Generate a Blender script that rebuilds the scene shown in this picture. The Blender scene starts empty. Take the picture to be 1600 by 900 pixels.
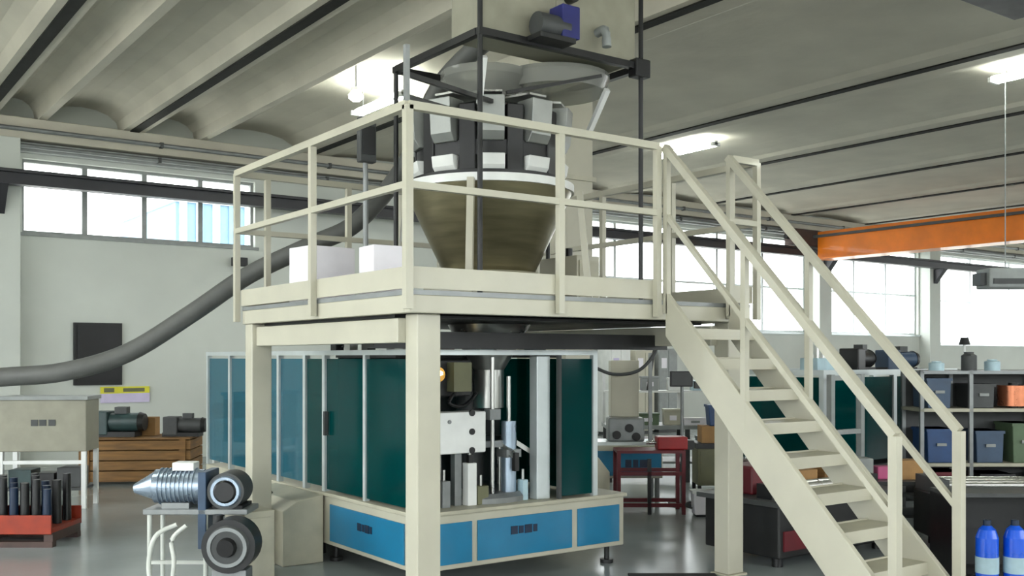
import bpy, bmesh, math, random
from mathutils import Vector, Matrix
random.seed(7)
PI = math.pi
S = bpy.context.scene
COL = S.collection

# ------------------------------------------------------------------ camera, sky, exposure
YAW = math.radians(35.8)
cd = bpy.data.cameras.new('camera'); cam = bpy.data.objects.new('camera', cd); COL.objects.link(cam)
cam.location = (0, 0, 1.7); cam.rotation_euler = (PI/2, 0, -YAW)
cd.sensor_width = 36; cd.lens = 36*1580/1600; cd.shift_y = 108/1600; cd.clip_end = 400
S.camera = cam
S.view_settings.view_transform = 'Standard'; S.view_settings.look = 'None'
S.view_settings.gamma = 1; S.view_settings.use_curve_mapping = False
S.view_settings.exposure = 0.7
w = bpy.data.worlds.new('overcast_sky'); S.world = w; w.use_nodes = True
bgn = w.node_tree.nodes['Background']
bgn.inputs[0].default_value = (0.99, 1.0, 0.985, 1); bgn.inputs[1].default_value = 5.2

def portal(loc, size, rot):
    ld = bpy.data.lights.new('window_portal', 'AREA'); ld.shape = 'RECTANGLE'
    ld.size, ld.size_y = size; ld.cycles.is_portal = True
    o = bpy.data.objects.new('window_portal', ld); COL.objects.link(o)
    o.location = loc; o.rotation_euler = rot
    return o

# ------------------------------------------------------------------ materials
def lin(c):
    return tuple((v/255/12.92 if v/255 <= 0.04045 else ((v/255+0.055)/1.055)**2.4) for v in c) + (1,)
MATS = {}
def mat(name, rgb, rough=0.5, metal=0.0, var=0.12, scale=6.0, bump=0.0, rgb2=None, coat=0.0, rvar=0.12, stretch=None):
    m = bpy.data.materials.new(name); m.use_nodes = True
    nt = m.node_tree; N = nt.nodes; L = nt.links
    b = N['Principled BSDF']
    tc = N.new('ShaderNodeTexCoord'); nz = N.new('ShaderNodeTexNoise')
    nz.inputs['Scale'].default_value = scale; nz.inputs['Detail'].default_value = 6
    src = tc.outputs['Object']
    if stretch:
        mp = N.new('ShaderNodeMapping'); mp.inputs['Scale'].default_value = stretch
        L.new(src, mp.inputs[0]); src = mp.outputs[0]
    L.new(src, nz.inputs['Vector'])
    cr = N.new('ShaderNodeValToRGB'); c = lin(rgb)
    c2 = lin(rgb2) if rgb2 else tuple(v*(1-2.2*var) for v in c[:3]) + (1,)
    cr.color_ramp.elements[0].position = 0.3; cr.color_ramp.elements[1].position = 0.68
    cr.color_ramp.elements[0].color = c2; cr.color_ramp.elements[1].color = c
    L.new(nz.outputs['Fac'], cr.inputs[0]); L.new(cr.outputs[0], b.inputs['Base Color'])
    mr = N.new('ShaderNodeMapRange')
    mr.inputs[3].default_value = max(0.03, rough-rvar); mr.inputs[4].default_value = min(1, rough+rvar)
    L.new(nz.outputs['Fac'], mr.inputs[0]); L.new(mr.outputs[0], b.inputs['Roughness'])
    b.inputs['Metallic'].default_value = metal
    if coat: b.inputs['Coat Weight'].default_value = coat
    if bump:
        bp = N.new('ShaderNodeBump'); bp.inputs['Strength'].default_value = bump; bp.inputs['Distance'].default_value = 0.02
        n2 = N.new('ShaderNodeTexNoise'); n2.inputs['Scale'].default_value = scale*8; n2.inputs['Detail'].default_value = 4
        L.new(src, n2.inputs['Vector']); L.new(n2.outputs['Fac'], bp.inputs['Height']); L.new(bp.outputs[0], b.inputs['Normal'])
    MATS[name] = m
    return m
def glassy(name, tint, body, fac, rough=0.05, spec=0.5):
    m = bpy.data.materials.new(name); m.use_nodes = True
    nt = m.node_tree; N = nt.nodes; L = nt.links
    b = N['Principled BSDF']; b.inputs['Base Color'].default_value = body + (1,); b.inputs['Roughness'].default_value = rough; b.inputs['Specular IOR Level'].default_value = spec
    t = N.new('ShaderNodeBsdfTransparent'); t.inputs[0].default_value = tint + (1,)
    x = N.new('ShaderNodeMixShader'); x.inputs[0].default_value = fac
    L.new(t.outputs[0], x.inputs[1]); L.new(b.outputs[0], x.inputs[2]); L.new(x.outputs[0], N['Material Output'].inputs[0])
    MATS[name] = m
def glow(name, rgb, strength):
    m = bpy.data.materials.new(name); m.use_nodes = True
    b = m.node_tree.nodes['Principled BSDF']; b.inputs['Base Color'].default_value = rgb + (1,)
    b.inputs['Emission Color'].default_value = rgb + (1,); b.inputs['Emission Strength'].default_value = strength
    MATS[name] = m

mat('cream', (188, 184, 166), 0.42, var=0.05, scale=3, coat=0.1)
mat('hopper_steel', (150, 152, 148), 0.42, 0.55, var=0.08)
mat('beige', (150, 147, 130), 0.5, var=0.08)
mat('cream_dull', (186, 182, 162), 0.5, var=0.1, scale=5)
mat('white_paint', (232, 233, 230), 0.45, var=0.05)
mat('wall', (208, 212, 205), 0.85, var=0.06, scale=0.7, bump=0.1)
mat('concrete', (198, 193, 178), 0.9, var=0.08, scale=1.1, bump=0.25)
mat('floor', (157, 165, 166), 0.2, var=0.12, scale=0.55, bump=0.05, rvar=0.1)
mat('ground', (214, 212, 204), 0.9, var=0.15, scale=0.5)
mat('joint', (22, 22, 16), 0.9)
mat('dark_steel', (44, 44, 44), 0.45, 0.3, var=0.15)
mat('rail_steel', (62, 62, 66), 0.5, 0.2, var=0.15, scale=2)
mat('black', (17, 17, 19), 0.4, var=0.15)
mat('black_rubber', (20, 20, 21), 0.75, var=0.15)
mat('steel', (196, 196, 192), 0.3, 0.9, var=0.08, scale=4)
mat('brushed', (132, 125, 98), 0.36, 0.85, var=0.1, scale=3, stretch=(1, 1, 9))
mat('grey_metal', (140, 143, 143), 0.42, 0.4, var=0.12)
mat('grey_paint', (150, 154, 152), 0.5, var=0.1)
mat('dark_grey', (70, 72, 72), 0.55, var=0.15)
mat('alu', (205, 212, 212), 0.35, 0.5, var=0.05)
mat('silver_blue', (165, 180, 196), 0.28, 0.7, var=0.1)
mat('hose_grey', (92, 93, 90), 0.55, var=0.12)
mat('hose_white', (205, 208, 200), 0.4, var=0.06)
mat('blue_panel', (10, 118, 160), 0.4, var=0.08, scale=4, coat=0.15)
mat('navy', (14, 38, 66), 0.5)
mat('motor_blue', (36, 42, 112), 0.4)
mat('slate_blue', (56, 78, 104), 0.45)
mat('orange', (238, 126, 4), 0.42, var=0.1, scale=2.5, coat=0.2)
mat('trolley_orange', (160, 50, 18), 0.5, var=0.18)
mat('crane_brown', (84, 64, 58), 0.6, var=0.2)
mat('maroon', (104, 24, 34), 0.5, var=0.15)
mat('red', (150, 22, 24), 0.45, var=0.15)
mat('wood', (142, 104, 58), 0.7, var=0.2, scale=3, stretch=(1, 1, 8))
mat('cardboard', (172, 132, 84), 0.8, var=0.12)
mat('green_box', (92, 112, 84), 0.6, var=0.12)
mat('olive', (112, 112, 84), 0.6, var=0.1)
mat('machine_green', (54, 76, 76), 0.45, var=0.18)
mat('copper', (206, 130, 96), 0.3, 0.8)
mat('brass', (214, 160, 76), 0.3, 0.8)
mat('yellow', (222, 216, 60), 0.5, var=0.06)
mat('lilac', (206, 196, 226), 0.5, var=0.05)
mat('bright_blue', (16, 92, 228), 0.3, var=0.1, coat=0.3)
mat('pale_blue', (186, 214, 224), 0.4)
mat('bin_blue', (34, 70, 118), 0.45)
mat('pink', (206, 92, 140), 0.5)
mat('paper', (236, 232, 238), 0.7, var=0.03)
mat('cladding', (96, 128, 152), 0.5, var=0.08)
glassy('window_glass', (0.97, 0.99, 1.0), (0.9, 0.95, 1.0), 0.06, 0.02)
glassy('teal_acrylic', (0.01, 0.34, 0.33), (0.0, 0.06, 0.06), 0.6, 0.12, 0.2)
glassy('blue_acrylic', (0.25, 0.55, 0.66), (0.03, 0.14, 0.19), 0.6, 0.05)
glassy('clear_acrylic', (0.8, 0.82, 0.8), (0.32, 0.32, 0.29), 0.55, 0.2)
glow('tube_light', (0.94, 1.0, 0.93), 46.0)
glow('bulb', (1.0, 0.98, 0.92), 16.0)
glow('indicator', (1.0, 0.78, 0.4), 3.0)

# ------------------------------------------------------------------ geometry helpers
class MB:
    def __init__(s): s.v = []; s.f = []; s.sm = []
    def add(s, vs, fs, smooth=False):
        n = len(s.v); s.v += [tuple(v) for v in vs]
        for f in fs: s.f.append(tuple(i+n for i in f)); s.sm.append(smooth)
        return s
    def box(s, x0, x1, y0, y1, z0, z1, M=None):
        vs = [Vector((x, y, z)) for z in (z0, z1) for y in (y0, y1) for x in (x0, x1)]
        if M is not None: vs = [M @ v for v in vs]
        return s.add(vs, [(0, 2, 3, 1), (4, 5, 7, 6), (0, 1, 5, 4), (2, 6, 7, 3), (0, 4, 6, 2), (1, 3, 7, 5)])
    def cyl(s, p0, p1, r0, r1=None, n=16, caps=True):
        p0, p1 = Vector(p0), Vector(p1); r1 = r0 if r1 is None else r1
        q = (p1-p0).normalized().to_track_quat('Z', 'Y')
        rings = []
        for p, r in ((p0, r0), (p1, r1)):
            rings.append([p + q @ Vector((r*math.cos(2*PI*i/n), r*math.sin(2*PI*i/n), 0)) for i in range(n)])
        s.add(rings[0]+rings[1], [(i, (i+1) % n, n+(i+1) % n, n+i) for i in range(n)], True)
        if caps:
            s.add(rings[0], [tuple(range(n-1, -1, -1))]); s.add(rings[1], [tuple(range(n))])
        return s
    def bar(s, p0, p1, a, b=None):
        b = a if b is None else b
        p0, p1 = Vector(p0), Vector(p1); d = p1-p0
        q = d.normalized().to_track_quat('Y', 'Z')
        M = Matrix.Translation(p0) @ q.to_matrix().to_4x4()
        return s.box(-a/2, a/2, 0, d.length, -b/2, b/2, M)
    def lathe(s, c, prof, n=32):
        c = Vector(c)
        for k in range(len(prof)-1):
            (ra, za), (rb, zb) = prof[k], prof[k+1]
            A = [c+Vector((ra*math.cos(2*PI*i/n), ra*math.sin(2*PI*i/n), za)) for i in range(n)]
            B = [c+Vector((rb*math.cos(2*PI*i/n), rb*math.sin(2*PI*i/n), zb)) for i in range(n)]
            s.add(A+B, [(i, (i+1) % n, n+(i+1) % n, n+i) for i in range(n)], True)
        return s
    def tube(s, pts, r, n=10, sub=6):
        P = [Vector(p) for p in pts]
        if sub > 1 and len(P) > 2:
            Q = []
            for i in range(len(P)-1):
                a = P[max(i-1, 0)]; b = P[i]; c = P[i+1]; d = P[min(i+2, len(P)-1)]
                for k in range(sub):
                    t = k/sub
                    Q.append(0.5*((2*b)+(c-a)*t+(2*a-5*b+4*c-d)*t*t+(3*b-a-3*c+d)*t**3))
            P = Q+[P[-1]]
        up = Vector((0.13, 0.21, 1)); vs = []
        for i, p in enumerate(P):
            t = (P[min(i+1, len(P)-1)]-P[max(i-1, 0)]).normalized()
            u = t.cross(up)
            if u.length < 0.05: u = t.cross(Vector((1, 0, 0)))
            u.normalize(); v = u.cross(t)
            vs += [p+r*(math.cos(2*PI*k/n)*u+math.sin(2*PI*k/n)*v) for k in range(n)]
        fs = [(i*n+k, i*n+(k+1) % n, (i+1)*n+(k+1) % n, (i+1)*n+k) for i in range(len(P)-1) for k in range(n)]
        s.add(vs, fs, True)
        s.add(vs[:n], [tuple(range(n))]); s.add(vs[-n:], [tuple(range(n-1, -1, -1))])
        return s
    def prism(s, poly, axis, a, b):
        # poly of 2D points, extruded along axis ('X','Y','Z') from a to b
        def P(u, v, w):
            return {'Y': (u, w, v), 'X': (w, u, v), 'Z': (u, v, w)}[axis]
        n = len(poly)
        s.add([P(u, v, a) for u, v in poly]+[P(u, v, b) for u, v in poly],
              [(i, (i+1) % n, n+(i+1) % n, n+i) for i in range(n)]+[tuple(range(n-1, -1, -1)), tuple(range(n, 2*n))])
        return s
    def mesh(s, name, off=(0, 0, 0)):
        o = Vector(off)
        me = bpy.data.meshes.new(name)
        me.from_pydata([Vector(v)-o for v in s.v], [], s.f)
        me.polygons.foreach_set('use_smooth', s.sm)
        bm = bmesh.new(); bm.from_mesh(me); bmesh.ops.recalc_face_normals(bm, faces=bm.faces); bm.to_mesh(me); bm.free()
        me.update()
        return me

def wloc(o):
    v = Vector((0, 0, 0))
    while o: v = v+o.location; o = o.parent
    return v
def link(name, me, m, parent=None, loc=(0, 0, 0), bevel=0):
    o = bpy.data.objects.new(name, me); COL.objects.link(o)
    if not me.materials: me.materials.append(MATS[m])
    o.parent = parent; o.location = loc
    if bevel:
        b = o.modifiers.new('bevel', 'BEVEL'); b.width = bevel; b.segments = 2; b.limit_method = 'ANGLE'
    return o
def part(name, mb, m, parent, bevel=0, label=None):
    """a child mesh; shape given in world coordinates (parents are never rotated here)"""
    o = link(name, mb.mesh(name, wloc(parent)), m, parent, bevel=bevel)
    if label: o['label'] = label
    return o
def lpart(name, mb, m, parent, bevel=0, label=None):
    """a child mesh; shape given in its thing's own coordinates"""
    o = link(name, mb.mesh(name), m, parent, bevel=bevel)
    if label: o['label'] = label
    return o
def tag(o, label, cat, group=None):
    o['label'] = label; o['category'] = cat
    if group: o['group'] = group
    return o
def thing(name, label, cat, loc=(0, 0, 0), rz=0.0, group=None):
    o = bpy.data.objects.new(name, None); COL.objects.link(o)
    o.empty_display_size = 0.1
    o.location = loc; o.rotation_euler = (0, 0, rz)
    return tag(o, label, cat, group)
def single(name, mb, m, loc, label, cat, rz=0.0, group=None, bevel=0):
    o = link(name, mb.mesh(name), m, None, loc, bevel); o.rotation_euler = (0, 0, rz)
    return tag(o, label, cat, group)
def struct(name, mb=None, m=None, loc=(0, 0, 0), bevel=0):
    if mb is None:
        o = bpy.data.objects.new(name, None); COL.objects.link(o); o.location = loc
    else:
        o = link(name, mb.mesh(name, loc), m, None, loc, bevel)
    o['kind'] = 'structure'
    return o
def B(*a): return MB().box(*a)
R_ = -YAW      # turn that faces the camera

# ------------------------------------------------------------------ the hall
XL, XR, YF, YB = -5.0, 43.0, -6.0, 17.1
H = 5.35
struct('floor', B(XL-.3, XR+.3, YF-.3, YB+.3, -.2, 0), 'floor')
struct('outside_ground', B(-60, 110, -60, 90, -.5, -.21), 'ground')

def holed_wall(name, lo, hi, axis, t0, t1, holes, z1=6.15):
    mb = MB()
    def bx(a, b, c, d):
        if b-a < 1e-4 or d-c < 1e-4: return
        if axis == 'X': mb.box(a, b, t0, t1, c, d)
        else: mb.box(t0, t1, a, b, c, d)
    x = lo
    for (a, b, c, d) in holes:
        bx(x, a, 0, z1); bx(a, b, 0, c); bx(a, b, d, z1); x = b
    bx(x, hi, 0, z1)
    return struct(name, mb, 'wall')
BW = [(3.0, 6.75, 3.63, 4.78), (13.6, 21.95, 2.35, 4.78), (22.6, 27.05, 2.35, 4.78), (27.7, 34.6, 2.1, 4.78), (35.2, 42.2, 2.1, 4.78)]
holed_wall('wall_back', XL-.3, XR+.3, 'X', YB, YB+.3, BW)
LW = [(-4.5, 1.5, 0.5, 4.8), (2.5, 8.5, 0.5, 4.8), (9.5, 15.5, 0.5, 4.8)]
holed_wall('wall_left', YF-.3, YB+.3, 'Y', XL-.3, XL, LW)
FW = [(-3.5, 4.5, 1.6, 4.8), (5.5, 13.5, 1.6, 4.8), (14.5, 22.5, 1.6, 4.8), (25.5, 33.5, 1.6, 4.8)]
holed_wall('wall_front', XL-.3, XR+.3, 'X', YF-.3, YF, FW)
RW_ADDED = [(-4.5, 1.5, 1.0, 4.8), (2.5, 8.5, 1.0, 4.8), (9.5, 15.5, 1.0, 4.8)]  # unseen openings added to brighten the right side of the ceiling
holed_wall('wall_right', YF-.3, YB+.3, 'Y', XR, XR+.3, RW_ADDED)

wn = 0
def window(axis, t, a, b, z0, z1, nx, transoms, fr=0.045, m='grey_paint'):
    """frame, mullions, transoms and one pane per field, in a wall opening at t"""
    global wn; wn += 1
    c = ((a+b)/2, t, z0) if axis == 'X' else (t, (a+b)/2, z0)
    w_ = struct('window_%d' % wn, loc=c)
    def bx(mb, p, q, r, s, d0=-.05, d1=.05):
        return mb.box(p, q, t+d0, t+d1, r, s) if axis == 'X' else mb.box(t+d0, t+d1, p, q, r, s)
    f = MB(); bx(f, a, b, z0, z0+fr); bx(f, a, b, z1-fr, z1); bx(f, a, a+fr, z0+fr, z1-fr); bx(f, b-fr, b, z0+fr, z1-fr)
    part('window_frame', f, m, w_)
    xs = [a+(b-a)*i/nx for i in range(nx+1)]
    for x in xs[1:-1]: part('mullion', bx(MB(), x-.04, x+.04, z0+fr, z1-fr), m, w_)
    zs = [z0]+transoms+[z1]
    for z in transoms: part('transom', bx(MB(), a+fr, b-fr, z-.025, z+.025, -.045, .045), m, w_)
    for i in range(nx):
        for k in range(len(zs)-1):
            part('pane', bx(MB(), xs[i]+.04, xs[i+1]-.04, zs[k]+.03, zs[k+1]-.03, -.006, .006), 'window_glass', w_)
    part('window_sill', bx(MB(), a-.06, b+.06, z0-.05, z0, -.19, .1), 'grey_paint' if m != 'alu' else 'alu', w_)
window('X', YB+.15, *BW[0], 4, [])
window('X', YB+.15, *BW[1], 5, [3.5], m='alu')
window('X', YB+.15, *BW[2], 3, [3.5], m='alu')
window('X', YB+.15, *BW[3], 3, [3.4], m='alu')
window('X', YB+.15, *BW[4], 3, [3.4], m='alu')
for h in LW: window('Y', XL-.15, *h, 4, [3.4])
for h in FW: window('X', YF-.15, *h, 5, [3.4])
for h in RW_ADDED: window('Y', XR+.15, *h, 4, [3.4])  # glazing of the added light openings on the right
for (a, b, c, d) in RW_ADDED: portal((XR+.32, (a+b)/2, (c+d)/2), (d-c, b-a), (0, PI/2, 0))
for (a, b, c, d) in BW: portal(((a+b)/2, YB+.32, (c+d)/2), (b-a, d-c), (-PI/2, 0, 0))
for (a, b, c, d) in FW: portal(((a+b)/2, YF-.32, (c+d)/2), (b-a, d-c), (PI/2, 0, 0))
for (a, b, c, d) in LW: portal((XL-.32, (a+b)/2, (c+d)/2), (d-c, b-a), (0, -PI/2, 0))

# roof of ribbed precast slabs, dark joints between them
ceil = struct('ceiling', loc=(0, 0, H))
J = [-5.3, -2.9, -0.2, 2.44, 4.61, 7.69, 11.75, 14.97, 17.9, 21.0, 24.1, 27.2, 30.3, 33.4, 36.5, 39.6, 43.3]
for k in range(len(J)-1):
    a, b = J[k]+.07, J[k+1]-.07
    lw, dp = .1, .42
    mid = a+(b-a)*.36
    def coffer(x0, x1):
        pts = []
        for i in range(9):
            t = i/8; u = x0+(x1-x0)*(.5-.5*math.cos(PI*t))
            pts.append((u, H+dp*math.sin(PI*t)**.8 if 0 < t < 1 else H))
        return pts
    if J[k] > 7: dp = .1; ribs = coffer(a+.3, b-.3)
    else: dp = .34; ribs = coffer(a+lw, mid-.06)+coffer(mid+.06, b-lw)
    prof = [(a, H)]+ribs+[(b, H), (b, H+.72), (a, H+.72)]
    mb = MB(); n = len(prof)
    mb.add([(u, YF-.3, v) for u, v in prof]+[(u, YB+.3, v) for u, v in prof],
           [(i, (i+1) % n, n+(i+1) % n, n+i) for i in range(n)])
    part('roof_slab', mb, 'concrete', ceil)
    if k: part('joint_strip', B(J[k]-.07, J[k]+.07, YF, YB-.29, H-.02, H+.1), 'joint', ceil)
struct('roof_cover', B(XL-.3, XR+.3, YF-.3, YB+.3, H+.72, H+.9), 'concrete')

# cornice, conduits and pilasters of the back wall
struct('trim_1', B(XL, XR, YB-.28, YB, 5.02, H), 'concrete', bevel=.01)
struct('trim_2', B(XL, XR, YB-.16, YB, 4.86, 5.0), 'grey_paint')
for i, (x, wd) in enumerate([(2.3, .62), (13.0, .5), (22.03, .5), (27.1, .55), (34.65, .5)]):
    struct('pillar_%d' % (i+1), B(x, x+wd, YB-.34, YB, 0, 5.02), 'wall', bevel=.01)
for z, yy, lb in ((5.16, YB-.33, 'upper grey conduit pipe running along the cornice of the back wall'), (4.93, YB-.22, 'lower grey conduit pipe under the cornice of the back wall')):
    t = thing('conduit_pipe', lb, 'pipe', (3, yy, z))
    part('pipe', MB().cyl((XL+.05, yy, z), (XR-.05, yy, z), .035, n=10), 'grey_metal', t)
    for x in range(-4, 42, 3):
        part('pipe_clip', B(x, x+.05, yy-.04, yy+(.05 if z > 5 else .06), z-.045, z+.045), 'dark_grey', t)

# ------------------------------------------------------------------ crane
t = thing('crane_rail', 'long dark steel crane runway beam along the back wall in front of the windows', 'crane rail', (10, 16.5, 4.26))
part('top_flange', B(XL+.02, XR-.02, 16.4, 16.62, 4.44, 4.47), 'rail_steel', t)
part('web', B(XL+.02, XR-.02, 16.495, 16.525, 4.29, 4.44), 'rail_steel', t)
part('bottom_flange', B(XL+.02, XR-.02, 16.4, 16.62, 4.26, 4.29), 'rail_steel', t)
part('running_rail', B(XL+.02, XR-.02, 16.49, 16.53, 4.47, 4.5), 'dark_steel', t)
for x in (2.6, 13.25, 22.28, 27.37, 34.9):
    part('bracket', MB().prism([(16.42, 4.26), (16.76, 4.26), (16.76, 3.85)], 'X', x-.1, x+.1), 'rail_steel', t)
t = thing('crane_rail', 'dark steel crane runway beam on brackets along the front wall behind the camera', 'crane rail', (10, -5.5, 4.26))
part('top_flange', B(XL+.02, XR-.02, -5.62, -5.4, 4.44, 4.49), 'rail_steel', t)
part('web', B(XL+.02, XR-.02, -5.525, -5.495, 4.29, 4.44), 'rail_steel', t)
for x in (-4, 5, 14, 24, 34): part('bracket', MB().prism([(-5.42, 4.29), (-6.0, 4.29), (-6.0, 3.85)], 'X', x-.1, x+.1), 'rail_steel', t)
t = thing('bridge_crane', 'orange overhead bridge crane girder with brown end carriage on the wall rail', 'crane', (21.4, 5.5, 4.5))
part('girder', B(21.2, 21.6, -5.3, 16.2, 4.2, 4.86), 'orange', t, bevel=.01)
part('lower_flange', B(21.1, 21.7, -5.3, 16.2, 4.16, 4.2), 'orange', t)
for y in (16.51, -5.51):
    e = part('end_carriage', B(20.5, 22.3, y-.17, y+.17, 4.52, 4.92), 'crane_brown', t, bevel=.02)
    for x in (20.8, 22.0): part('wheel', MB().cyl((x, y-.06, 4.6), (x, y+.06, 4.6), .1), 'dark_steel', e)
    part('buffer', MB().cyl((20.34, y, 4.72), (20.5, y, 4.72), .06), 'black_rubber', e)
part('cable_duct', B(21.02, 21.1, -5.2, 16.2, 4.7, 4.76), 'dark_grey', t)

# ------------------------------------------------------------------ lamps
def fluor(x, y, label, L_=1.35):
    t = thing('ceiling_lamp', label, 'lamp', (x, y, H), group='fluorescent ceiling lamps')
    lpart('housing', B(-.035, .035, -L_/2, L_/2, -.07, -.0), 'white_paint', t)
    for s_ in (-1, 1): lpart('hanger_rod', MB().cyl((0, s_*L_*.35, 0), (0, s_*L_*.35, .3), .008, n=6), 'grey_metal', t)
    for s_ in (-.07, .07): lpart('tube', MB().cyl((s_, -L_/2+.03, -.06), (s_, L_/2-.03, -.06), .026, n=8), 'tube_light', t)
    for s_ in (-1, 1): lpart('end_cap', B(-.1, .1, s_*(L_/2-.02)-.02, s_*(L_/2-.02)+.02, -.09, -.03), 'white_paint', t)
    return t
fluor(6.87, 12.75, 'twin tube fluorescent ceiling lamp above the platform railing near the window wall', 1.4)
fluor(12.75, 12.5, 'twin tube fluorescent ceiling lamp above the stair beside a dark roof joint', 1.4)
fluor(12.77, 6.35, 'twin tube fluorescent ceiling lamp high over the shelf rack')
for (x, y) in ((5.8, 0.5), (0.4, 8.5), (-1.5, 1.0), (14.8, -2.0), (22.0, 3.0)):  # extra lamps added out of view to light the hall
    fluor(x, y, 'added twin tube fluorescent ceiling lamp out of view over the open floor')
t = thing('ceiling_spotlight', 'small round white ceiling spotlight beside a fluorescent lamp', 'lamp', (6.3, 12.35, H))
lpart('hanger_rod', MB().cyl((0, 0, 0), (0, 0, .3), .01, n=6), 'grey_metal', t)
lpart('canopy', MB().lathe((0, 0, 0), [(.001, 0), (.07, 0), (.07, -.05), (.001, -.05)], 16), 'white_paint', t)
lpart('bulb', MB().lathe((0, 0, -.05), [(.05, 0), (.1, -.05), (.1, -.09), (.05, -.13), (.001, -.14)], 16), 'bulb', t)
# grey suspended unit and dark heater under the roof
t = thing('suspended_heater', 'grey horizontal box heater hanging on rods in front of the right windows', 'heater', (13.29, 6.82, 2.6), R_)
lpart('case', B(-.6, 1.0, -.2, .2, 0, .26), 'grey_paint', t, bevel=.02)
lpart('grille', B(-.55, .95, -.215, -.2, .05, .12), 'dark_grey', t)
lpart('end_cap', B(-.68, -.6, -.12, .12, .04, .2), 'dark_grey', t)
for x in (-.3, .7): lpart('hanger_rod', MB().cyl((x, 0, .26), (x, 0, H-2.6+.12), .008, n=6), 'grey_metal', t)
t = thing('ceiling_heater', 'dark box heater mounted tight under the roof slabs', 'heater', (9.45, 4.85, H), 0)
lpart('case', B(-.6, .5, -.4, .4, -.3, -.06), 'black', t, bevel=.02)
lpart('mounting_bracket', B(-.3, .3, -.04, .04, -.06, 0), 'dark_steel', t)
lpart('louvre', B(-.5, .4, -.42, -.4, -.26, -.1), 'dark_grey', t)

# ------------------------------------------------------------------ platform
PX0, PX1, PY0, PY1 = 3.07, 6.12, 5.31, 8.05
DZ = 2.11
plat = thing('steel_platform', 'cream painted steel work platform on square columns carrying the weighing machine', 'platform', (4.5, 6.7, 0))
for (x, y) in ((3.175, 5.40), (5.93, 5.36), (3.085, 7.88), (5.85, 7.88)):
    c = part('column', B(x, x+.17, y, y+.15, .015, 1.97), 'cream', plat, bevel=.008)
    part('base_plate', B(x-.02, x+.19, y-.02, y+.17, 0, .015), 'cream_dull', c)
part('deck_plate', B(PX0, PX1, PY0, PY1, DZ-.03, DZ), 'grey_metal', plat)
# edge channels
part('edge_beam', B(PX0, PX1, PY0, PY0+.07, 1.97, DZ-.03), 'cream', plat, bevel=.006)
part('edge_beam', B(PX0, PX1, PY1-.07, PY1, 1.97, DZ-.03), 'cream', plat, bevel=.006)
part('edge_beam', B(PX0, PX0+.07, PY0+.07, PY1-.07, 1.97, DZ-.03), 'cream', plat, bevel=.006)
part('edge_beam', B(PX1-.07, PX1, PY0+.07, PY1-.07, 1.97, DZ-.03), 'cream', plat, bevel=.006)
for i in range(5):
    y = PY0+.45+i*.45
    part('joist', B(PX0+.07, PX1-.07, y, y+.06, 1.985, DZ-.03), 'dark_steel', plat)
part('under_tray', B(PX0+.12, PX1-.12, PY0+.4, PY1-.12, 1.955, 1.975), 'dark_steel', plat)
part('cross_beam', B(3.25, 6.0, 6.1, 6.2, 1.76, 1.88), 'dark_steel', plat)
part('side_beam', B(3.12, 3.22, 5.55, 7.88, 1.79, 1.945), 'cream', plat, bevel=.006)
part('side_beam', B(5.86, 5.96, 5.48, 7.88, 1.79, 1.945), 'cream', plat, bevel=.006)
# toe boards
SX0, SX1 = 5.16, 5.80
part('toe_board', B(PX0-.012, SX0-.05, PY0-.012, PY0, DZ+.008, 2.25), 'cream', plat)
part('toe_board', B(SX1+.04, PX1+.012, PY0-.012, PY0, DZ+.008, 2.25), 'cream', plat)
part('toe_board', B(PX0-.012, PX0, PY0, PY1, DZ+.008, 2.25), 'cream', plat)
part('toe_board', B(PX0, PX1, PY1, PY1+.012, DZ+.008, 2.25), 'cream', plat)
part('toe_board', B(PX1, PX1+.012, PY0, PY1, DZ+.008, 2.25), 'cream', plat)
RT, RM = 3.21, 2.735
def post(x, y, z1=RT, w_=.045, z0=1.99):
    return part('railing_post', B(x-w_/2, x+w_/2, y-w_/2, y+w_/2, z0, z1), 'cream', plat)
o = .035
Yf, Yb, Xl, Xr = PY0-o, PY1+o, PX0-o, PX1+o
post(Xl, Yf, 3.21, .05)
mast = part('corner_mast', B(Xl+.06, Xl+.09, Yf+.13, Yf+.16, DZ, 3.62), 'grey_metal', plat)
part('tie_bar', MB().bar((Xl+.075, Yf+.145, 3.44), (4.18, 6.05, 3.56), .03), 'dark_steel', mast)
part('tie_bar', MB().bar((Xl+.075, Yf+.145, 3.3), (4.1, 6.1, 3.44), .03), 'dark_steel', mast)
for y in (6.62, Yb): post(Xl, y)
for x in (4.2, 5.09): post(x, Yf)
post(SX1+.06, Yf); post(Xr, Yf)
for x in (3.3, 4.05, 5.0, Xr): post(x, Yb)
for y in (6.2, 7.1): post(Xr, y)
for z, w_ in ((RT, .05), (RM, .042)):
    part('rail', MB().bar((Xl, Yf, z), (Xl, Yb, z), w_), 'cream', plat)
    part('rail', MB().bar((Xl, Yf, z), (5.09, Yf, z), w_), 'cream', plat)
    part('rail', MB().bar((SX1+.06, Yf, z), (Xr, Yf, z), w_), 'cream', plat)
    part('rail', MB().bar((Xl, Yb, z), (Xr, Yb, z), w_), 'cream', plat)
    part('rail', MB().bar((Xr, Yf, z), (Xr, Yb, z), w_), 'cream', plat)

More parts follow.
